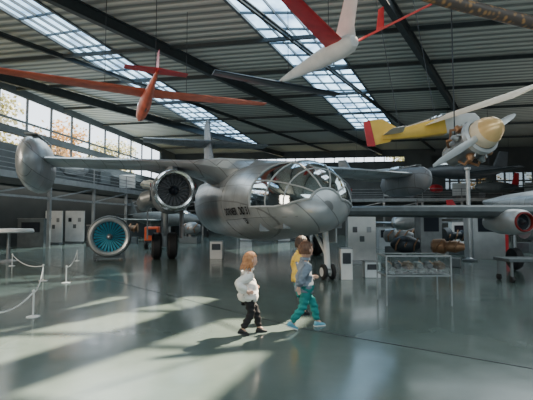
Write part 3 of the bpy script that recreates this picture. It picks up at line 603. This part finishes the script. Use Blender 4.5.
# trolley right
g=G(525,283); bn_=thing('exhibit_trolley','grey steel trolley at the far right under the engine pod','trolley',(g.x+.4,g.y+.3,0))
m=MB(); m.box((0,0,.55),(1.6,.7,.08)); m.build('deck',M['gal'],bn_,bevel=.01)
for x in(-.7,.7):
    for y in(-.28,.28):
        m=MB(); m.bar((x,y,.1),(x,y,.52),.05,.05); l=m.build('leg',M['steel'],bn_)
        m=MB(); m.lathe([(.02,-.03),(.08,-.03),(.08,.03),(.02,.03)],(x,y,.08),(1,0,0),12); m.build('caster',M['black'],l)
# white round table at left edge
g=G(8,262); tb=thing('round_table','round white-topped pedestal table at the left edge','table',(g.x,g.y,0))
m=MB(); m.lathe([(.02,0),(.8,0),(.84,.04),(.8,.14),(.02,.16)],(0,0,1.1),(0,0,1),28); m.build('tabletop',M['white'],tb)
m=MB(); m.lathe([(.35,0),(.35,.04),(.07,.1),(.06,1.1)],(0,0,0),(0,0,1),16); m.build('pedestal',M['steel'],tb)
# red cart
g=G(147,250); rx=thing('cart','small orange-red service cart just left of the main wheels under the left wing','cart',(g.x,g.y+1,0),R(10)); rx.scale=(.85,.85,.85)
m=MB(); m.box((0,0,1.0),(.9,1.2,.9)); m.build('body',mat('orange_red_body',(.75,.12,.04),.4),rx,bevel=.05)
m=MB(); m.box((0,-.62,1.1),(.6,.03,.4)); m.build('panel',M['blackgl'],rx)
for x in(-.4,.4):
    for y in(-.45,.45):
        m=MB(); m.lathe([(.05,-.06),(.26,-.06),(.28,0),(.26,.06),(.05,.06)],(x,y,.28),(1,0,0),16); m.build('wheel',M['black'],rx)
m=MB(); m.box((0,0,.48),(.8,1.1,.16)); m.build('chassis',M['dkmetal'],rx)
# stanchions
st0=None; posts=[(33,317),(43,281),(66,283),(77,261),(12,266),(-25,340)]
labs=['low rope post with white base nearest the camera at lower left','low rope post second back in the left row','low rope post right of the second one in the left row','low rope post farthest back by the blue-bladed engine','low rope post near the round table','low rope post outside the left edge']
pp=[]
for (px,py),lb in zip(posts,labs):
    g=G(px,py)
    if st0 is None:
        st0=thing('rope_post',lb,'barrier post',(g.x,g.y,0),0,'rope barrier posts')
        m=MB(); m.lathe([(.02,0),(.1,0),(.1,.012),(.02,.028)],(0,0,0),(0,0,1),20); m.build('base',M['white'],st0)
        m=MB(); m.lathe([(.014,.02),(.014,.38),(.025,.39),(.025,.41),(.008,.43)],(0,0,0),(0,0,1),12); m.build('post',M['white'],st0)
        r=st0
    else: r=dup(st0,(g.x,g.y,0),0,lb)
    pp.append(g)
for (i,j,lb) in((5,0,'white rope between the frame edge and the nearest post'),(0,1,'white rope from the nearest post to the second post'),(1,4,'white rope running from the second post to the post near the table'),(2,3,'white rope running back to the post by the blue-bladed engine')):
    A=pp[i]+V(0,0,.38);B=pp[j]+V(0,0,.38); dd=(B-A).normalized(); A,B=A+dd*.03,B-dd*.03; m=MB(); m.tube([lerp(A,B,t/10)+V(0,0,-.6*(t/10)*(1-t/10)) for t in range(11)],.011,8); tag(m.build('barrier_rope',M['white']),lb,'rope','barrier ropes')
# ---------------------------------------------------------------- trees outside
def tree(loc,h,mt,label,seed,src=None):
    t=thing('tree',label,'tree',loc,0,'trees outside the hall windows'); rn=random.Random(seed)
    m=MB(); m.tube([(0,0,0),(.1,0,h*.3),(0,.1,h*.6),(.1,0,h*.9)],[.28,.22,.14,.04],8)
    cl=[]
    for k in range(24):
        z=h*(.4+.55*rn.random()); a_=rn.random()*6.28; r_=h*.2*rn.random()+.5; q=V(r_*math.cos(a_),r_*math.sin(a_),z+r_*.3); m.tube([(0,0,z*.85),q],[.08,.02],5); cl.append(q)
    m.build('trunk',M['bark'],t)
    m=MB()
    for q in cl+[V(0,0,h)]:
        for k in range(100):
            d=V(rn.gauss(0,.6),rn.gauss(0,.6),rn.gauss(0,.5)); c=q+d; u=V(rn.uniform(-1,1),rn.uniform(-1,1),rn.uniform(-1,1)).normalized()*.18; w=u.cross(V(rn.random(),rn.random(),1)).normalized()*.14
            m.add([c-u,c+w,c+u,c-w],[(0,1,2,3)])
    m.build('foliage',mt,t); return t
TL=[(-22.5,21.5,'nearest the frame edge'),(-21.5,30.5,'second back'),(-20.5,39.5,'third back'),(-19,48.5,'farthest back')]
t1=tree((TL[0][0],TL[0][1],0),11,M['leaf'],'golden autumn tree outside the left windows, nearest the frame edge',1)
t2=tree((TL[1][0],TL[1][1],0),10.5,M['leafg'],'olive green tree outside the left windows, second back',2)
for i in (2,3): dup(t1 if i%2==0 else t2,(TL[i][0],TL[i][1],0),i*1.3,('golden autumn' if i%2==0 else 'olive green')+' tree outside the left windows, '+TL[i][2])
for i,(x,y) in enumerate(((19,52.5),(28,52),(37,51.5))):
    dup(t1 if i==1 else t2,(x,y,0),i*2.1,['green tree beyond the back glazing, left one','autumn tree beyond the back glazing, middle one','green tree beyond the back glazing, right one'][i])
m=MB(); m.box((0,20,-.35),(160,160,.2)); struct(m.build('ground_outside',mat('outside_ground',(.15,.15,.08),.9)))
# ---------------------------------------------------------------- people
def skin_mesh(vs,es,rad,levels=2):
    me=bpy.data.meshes.new('s'); me.from_pydata([tuple(v) for v in vs],es,[]); o=bpy.data.objects.new('s',me); COL.objects.link(o)
    md=o.modifiers.new('Skin','SKIN'); md.use_smooth_shade=True; md.branch_smoothing=.6
    if not me.skin_vertices: bpy.context.view_layer.update()
    sk=me.skin_vertices[0].data
    for i,r in enumerate(rad):
        sk[i].radius=(r,r) if not isinstance(r,tuple) else r; sk[i].use_root=(i==0)
    s=o.modifiers.new('Sub','SUBSURF'); s.levels=levels; s.render_levels=levels
    bpy.context.view_layer.update(); dg=bpy.context.evaluated_depsgraph_get()
    r=bpy.data.meshes.new_from_object(o.evaluated_get(dg)); bpy.data.objects.remove(o); return r
class G3:
    def __init__(s): s.v=[];s.e=[];s.r=[]
    def n(s,p,r,par=None):
        s.v.append(Vector(p)); s.r.append(r)
        if par is not None: s.e.append((par,len(s.v)-1))
        return len(s.v)-1
def link(me,name,mt,parent,scale=1):
    me.name=name; me.materials.clear(); me.materials.append(mt)
    for p in me.polygons: p.use_smooth=True
    o=bpy.data.objects.new(name,me); COL.objects.link(o); o.parent=parent; return o
HS=1.07
def child(name_label,loc,rz,S,pose,cols,girl):
    root=thing('person',name_label,'person',loc,rz); root.scale=(S,S,S)
    J=pose
    def arm(g,par,sh,el,wr,hand,fat,to_hand):
        a1=g.n(sh,.045+fat,par); m1=g.n(lerp(Vector(sh),Vector(el),.5),.038+fat,a1); a2=g.n(el,.032+fat,m1); m2=g.n(lerp(Vector(el),Vector(wr),.5),.028+fat,a2); a3=g.n(wr,.02+fat,m2)
        if to_hand:
            wr_=Vector(wr); d=(Vector(hand)-wr_).normalized(); pm=g.n(wr_+d*.035,.022,a3)
            side=d.cross(V(0,1,0) if abs(d.y)<.8 else V(1,0,0)).normalized(); bend=d.cross(side)
            for k,(o_,l) in enumerate(((-1.5,.038),(-.5,.045),(.5,.042),(1.5,.032))):
                p1=wr_+d*.055+side*o_*.011; i1=g.n(p1,.007,pm); p2=p1+d*l*.55+bend*.008; i2=g.n(p2,.0065,i1); g.n(p2+d*l*.4+bend*.016,.005,i2)
            t1=g.n(wr_+d*.03+side*-.026,.008,pm); g.n(wr_+d*.055+side*-.038,.006,t1)
    def leg(g,par,h,k,a_,fat,foot):
        i=g.n(h,.066+fat,par); mi=g.n(lerp(Vector(h),Vector(k),.5),.055+fat,i); j=g.n(k,.042+fat,mi); mj=g.n(lerp(Vector(k),Vector(a_),.4),.04+fat,j); l=g.n(a_,.028+fat,mj)
        return l
    def torso(g,fat,up=True):
        i0=g.n((0,0,.52),(.08+fat,.095+fat)); i1=g.n((.0,0,.62),(.072+fat,.085+fat),i0); i2=g.n((.01,0,.73),(.08+fat,.095+fat),i1); i3=g.n((.01,0,.81),(.068+fat,.08+fat),i2)
        return i0,i3
    g=G3(); i0,i3=torso(g,0); nk=g.n((.015,0,.87),.036,i3); g.n((.02,0,.92),.045,nk)
    for s_ in('R','L'):
        arm(g,i3,*J[s_+'arm'],0,True); k,a_=J[s_+'leg']; y=-.055 if s_=='R' else .055
        l=leg(g,i0,(0,y,.49),k,a_,0,True)
        fd=Vector(J[s_+'toe']).normalized(); g.n(Vector(a_)+fd*.06+V(0,0,-.02),.016,l)
    me=skin_mesh(g.v,g.e,g.r,1)
    bm=bmesh.new(); bm.from_mesh(me)
    hc=Vector((.03,0,.98)); ht=Matrix.Rotation(R(J.get('turn',0)),4,'Z')@Matrix.Rotation(R(J.get('tilt',0)),4,'Y')@Matrix.Scale(HS,4)
    ret=bmesh.ops.create_icosphere(bm,subdivisions=4,radius=1)
    for v in ret['verts']:
        p=v.co.copy(); x,y,z=p
        q=V(.088*x,.078*y,.1*z)
        if z<0: q.x*=1-.12*(-z); q.y*=1-.22*(-z)
        if x>0: 
            q.x+=.014*math.exp(-((y/.16)**2+((z+.15)/.2)**2))
            q.x-=.007*(math.exp(-(((y-.36)/.16)**2+((z-.05)/.13)**2))+math.exp(-(((y+.36)/.16)**2+((z-.05)/.13)**2)))
            q.x+=.005*math.exp(-((y/.3)**2+((z+.5)/.07)**2))
        q+=V(0,1,0)*(.018*math.copysign(1,y)*math.exp(-(((x+.05)/.14)**2+((z+.05)/.2)**2)))*(abs(y)>.85)
        v.co=ht@q+hc
    bm.to_mesh(me); bm.free(); body=link(me,'body',M['skin'],root)
    def hp(x,y,z): return ht@V(x,y,z)+hc
    for y in(-.028,.028):
        m=MB(); m.lathe([(.001,-.008),(.008,-.004),(.01,0),(.008,.004),(.001,.008)],hp(.074,y,.006),(0,0,1),10); m.build('eye',M['black'],root)
    m=MB(); m.tube([hp(.078,-.02,-.05),hp(.085,0,-.052),hp(.078,.02,-.05)],.004,6); m.build('mouth',cols['lip'],root)
    bm=bmesh.new(); bmesh.ops.create_icosphere(bm,subdivisions=5,radius=1); rn=random.Random(3)
    for v in list(bm.verts):
        x,y,z=v.co
        lim=.3+.12*math.sin(9*y)
        if (x>lim and z<.42) or (z<(-.85+.1*math.sin(7*math.atan2(y,x)) if girl else -.5)): bm.verts.remove(v)
    for v in bm.verts:
        x,y,z=v.co; an=math.atan2(y,x); k=1+.03*math.sin(17*an+4*z)+.03*math.sin(29*an-6*z)+rn.uniform(-.02,.02); q=V(.095*x-.004,.083*y,.106*z+.005)*k
        if girl and z<0:
            w=-z; q.z*=1+.2*w*w; q.x=q.x*(1+.1*w)-.012*w*w; q.y*=1+.22*w
        v.co=ht@q+hc
    me=bpy.data.meshes.new('hair'); bm.to_mesh(me); bm.free(); h=link(me,'hair',cols['hair'],root); sm=h.modifiers.new('s','SOLIDIFY'); sm.thickness=.008
    if girl:
        for k in range(9):
            a_=R(95+k*21); p=V(.085*math.cos(a_),.08*math.sin(a_),-.03); m=MB(); e_=rn.uniform(.0,.03)
            m.tube([hp(*p),hp(p.x*1.12-.01,p.y*1.12,-.07),hp(p.x*1.3-.02,p.y*1.2,-.1-e_)],[.022,.02,.006],6); m.build('hair_strand',cols['hair'],root)
    fz=1.25 if girl else 1.06
    g=G3(); i0=g.n((0,0,.42),(.128*fz,.142*fz)); i1=g.n((0,0,.54),(.114*fz,.128*fz),i0); i2=g.n((0,0,.65),(.104*fz,.118*fz),i1); i3=g.n((.01,0,.74),(.1*fz,.116*fz),i2); i4=g.n((.01,0,.81),(.074*fz,.096*fz),i3); g.n((.015,0,.865),.054,i4)
    for s_ in('R','L'):
        arm(g,i4,*J[s_+'arm'],.032 if girl else .022,False)
    me=skin_mesh(g.v,g.e,g.r,3)
    for v in me.vertices:
        c=v.co; v.co=c+v.normal*(.008*math.sin(60*c.z+24*c.x+9*math.sin(20*c.y))+.006*math.sin(45*c.y+38*c.z)+.003*math.sin(130*c.z+90*c.y))
    jk=link(me,'jacket',cols['jacket'],root)
    m=MB(); m.lathe([(.052,0),(.068,.01),(.066,.04),(.05,.035)],(.013,0,.85),(.1,0,1),18,cap=False); m.build('collar',cols['collar'],jk)
    g=G3(); i0=g.n((0,0,.52),(.088,.1))
    for s_ in('R','L'):
        k,a_=J[s_+'leg']; y=-.056 if s_=='R' else .056; leg(g,i0,(0,y,.48),k,a_,.014,False)
    me=skin_mesh(g.v,g.e,g.r,3)
    for v in me.vertices:
        c=v.co; v.co=c+v.normal*(.005*math.sin(80*c.z+30*c.x)+.003*math.sin(60*c.y+120*c.z))
    link(me,'trousers',cols['pants'],root)
    for s_ in('R','L'):
        k,a_=J[s_+'leg']; A=Vector(a_); d=Vector(J[s_+'toe']).normalized()
        rr=[]; f_=.88
        side=V(0,1,0); upv=d.cross(side).normalized()*-1
        if upv.z<0: upv=-upv
        base=A-upv*.06
        for t,w,hh in((-.05,.018,.03),(-.035,.03,.07),(0,.034,.085),(.045,.036,.055),(.09,.04,.04),(.12,.03,.03),(.132,.012,.018)):
            t*=f_; w*=f_; hh*=f_
            rr.append([base+d*t+side*w*math.cos(2*math.pi*q/12)+upv*(hh/2+hh/2*math.sin(2*math.pi*q/12)) for q in range(12)])
        m=MB(); m.rings(rr); sh=m.build('shoe',cols['shoe'],root,60)
        rr=[[base+d*t*f_+side*w*f_*c+upv*u for c,u in((-1,-.004),(1,-.004),(1,.01),(-1,.01))] for t,w in((-.052,.022),(-.03,.035),(.05,.038),(.095,.041),(.13,.02))]
        m=MB(); m.rings(rr); m.build('sole',cols['sole'],sh)
    return root
lip=mat('lip',(.5,.18,.15),.5)
girlpose=dict(Rarm=((-.01,-.13,.79),(-.17,-.18,.69),(-.05,-.19,.59),(.02,-.16,.58)),Larm=((0,.13,.79),(.0,.19,.66),(.11,.15,.6),(.15,.11,.61)),
 Rleg=((.04,-.06,.28),(-.09,-.06,.085)),Rtoe=(.94,0,-.25),Lleg=((.12,.055,.29),(.16,.055,.062)),Ltoe=(1,0,0),turn=12,tilt=3)
girlc=dict(hair=mat('reddish_blonde_hair',(.55,.27,.12),.55,0,(.36,.15,.06),30),jacket=mat('white_jacket',(.85,.84,.81),.7,0,(.76,.75,.72),8,bump=.1),collar=M['white'],pants=mat('black_trousers',(.012,.012,.015),.8),shoe=M['black'],sole=M['blackgl'],lip=lip)
g=G(248,334); child('child with reddish blonde hair in a white jacket and black trousers walking right',(g.x,g.y,0),R(12),1.0,girlpose,girlc,True)
boypose=dict(Rarm=((0,-.115,.79),(-.1,-.16,.67),(-.14,-.16,.55),(-.14,-.16,.49)),Larm=((0,.115,.79),(.06,.16,.67),(.16,.14,.62),(.21,.13,.62)),
 Rleg=((-.04,-.055,.27),(-.2,-.055,.1)),Rtoe=(.9,0,-.35),Lleg=((.15,.05,.29),(.2,.05,.06)),Ltoe=(1,0,0.02),turn=15,tilt=0)
bj=mat('grey_blue_top',(.2,.25,.31),.75,0,(.15,.19,.24),8,bump=.1)
boyc=dict(hair=mat('brown_hair',(.15,.075,.04),.6,0,(.09,.04,.025),30),jacket=bj,collar=bj,pants=mat('teal_trousers',(.0,.26,.25),.7),shoe=mat('blue_shoe',(.15,.45,.6),.5),sole=M['white'],lip=lip)
g=G(305,330); child('child with short brown hair, grey-blue top and teal trousers striding right',(g.x,g.y+.1,0),R(18),1.12,boypose,boyc,False)
kidpose=dict(Rarm=((0,-.115,.79),(-.03,-.15,.66),(.03,-.15,.55),(.05,-.15,.49)),Larm=((0,.115,.79),(.0,.15,.66),(.05,.14,.55),(.07,.13,.5)),
 Rleg=((.02,-.055,.28),(.0,-.055,.062)),Rtoe=(1,0,0),Lleg=((.03,.05,.29),(.04,.05,.062)),Ltoe=(1,0,0),turn=25,tilt=0)
kidc=dict(hair=mat('dark_hair',(.06,.035,.02),.6,0,(.04,.02,.015),30),jacket=M['scarf'],collar=M['scarf'],pants=M['gal'],shoe=M['black'],sole=M['blackgl'],lip=lip)
g=G(300,314); child('child in a yellow top with dark hair, mostly hidden behind the child in teal trousers',(g.x,g.y,0),R(25),1.16,kidpose,kidc,False)
# ---------------------------------------------------------------- lights
def area(loc,sz,e,col,rot=(0,0,0)):
    l=bpy.data.lights.new('fill_light','AREA'); l.shape='RECTANGLE'; l.size,l.size_y=sz; l.energy=e; l.color=col; o=bpy.data.objects.new('fill_light',l); COL.objects.link(o); o.location=loc; o.rotation_euler=rot  # unseen fill lamp, added to brighten the hall
cool=(.85,.96,1)
area((2,-3,9.3),(16,6),1000,cool)
area((14,20,9.2),(10,14),1000,cool)
area((-10,24,9.2),(5,14),750,cool)
area((4,40,9.0),(24,5),550,cool)
area((2,-6,1.5),(20,4),900,cool,(R(155),0,0))  # upward fill added to lift the roof
area((-12.5,33,5.6),(2.5,16),450,cool,(R(180),0,R(0)))
area((27,20,2.5),(3,20),800,(1,.95,.88),(R(180),R(-20),0))
area((-15,6,6),(6,5),1100,(1,.84,.66),Vector((1,.55,-.25)).to_track_quat('-Z','Y').to_euler())  # warm fill added from the left
area((12,44,3.6),(34,1.6),220,(1,.93,.82))  # fill added under the back gallery
area((-14,33,3.7),(1.8,20),160,(1,.93,.82),(0,0,R(-10)))
area((12,4,9.2),(10,8),600,cool)
s=bpy.data.lights.new('sun','SUN'); s.energy=36; s.angle=R(.9); s.color=(1,.82,.6); so=bpy.data.objects.new('sun',s); COL.objects.link(so); so.rotation_euler=SD.to_track_quat('-Z','Y').to_euler()
w=bpy.data.worlds.new('world'); SC.world=w; w.use_nodes=True; bg=w.node_tree.nodes['Background']; bg.inputs[0].default_value=(.86,.93,1,1); bg.inputs[1].default_value=3.4
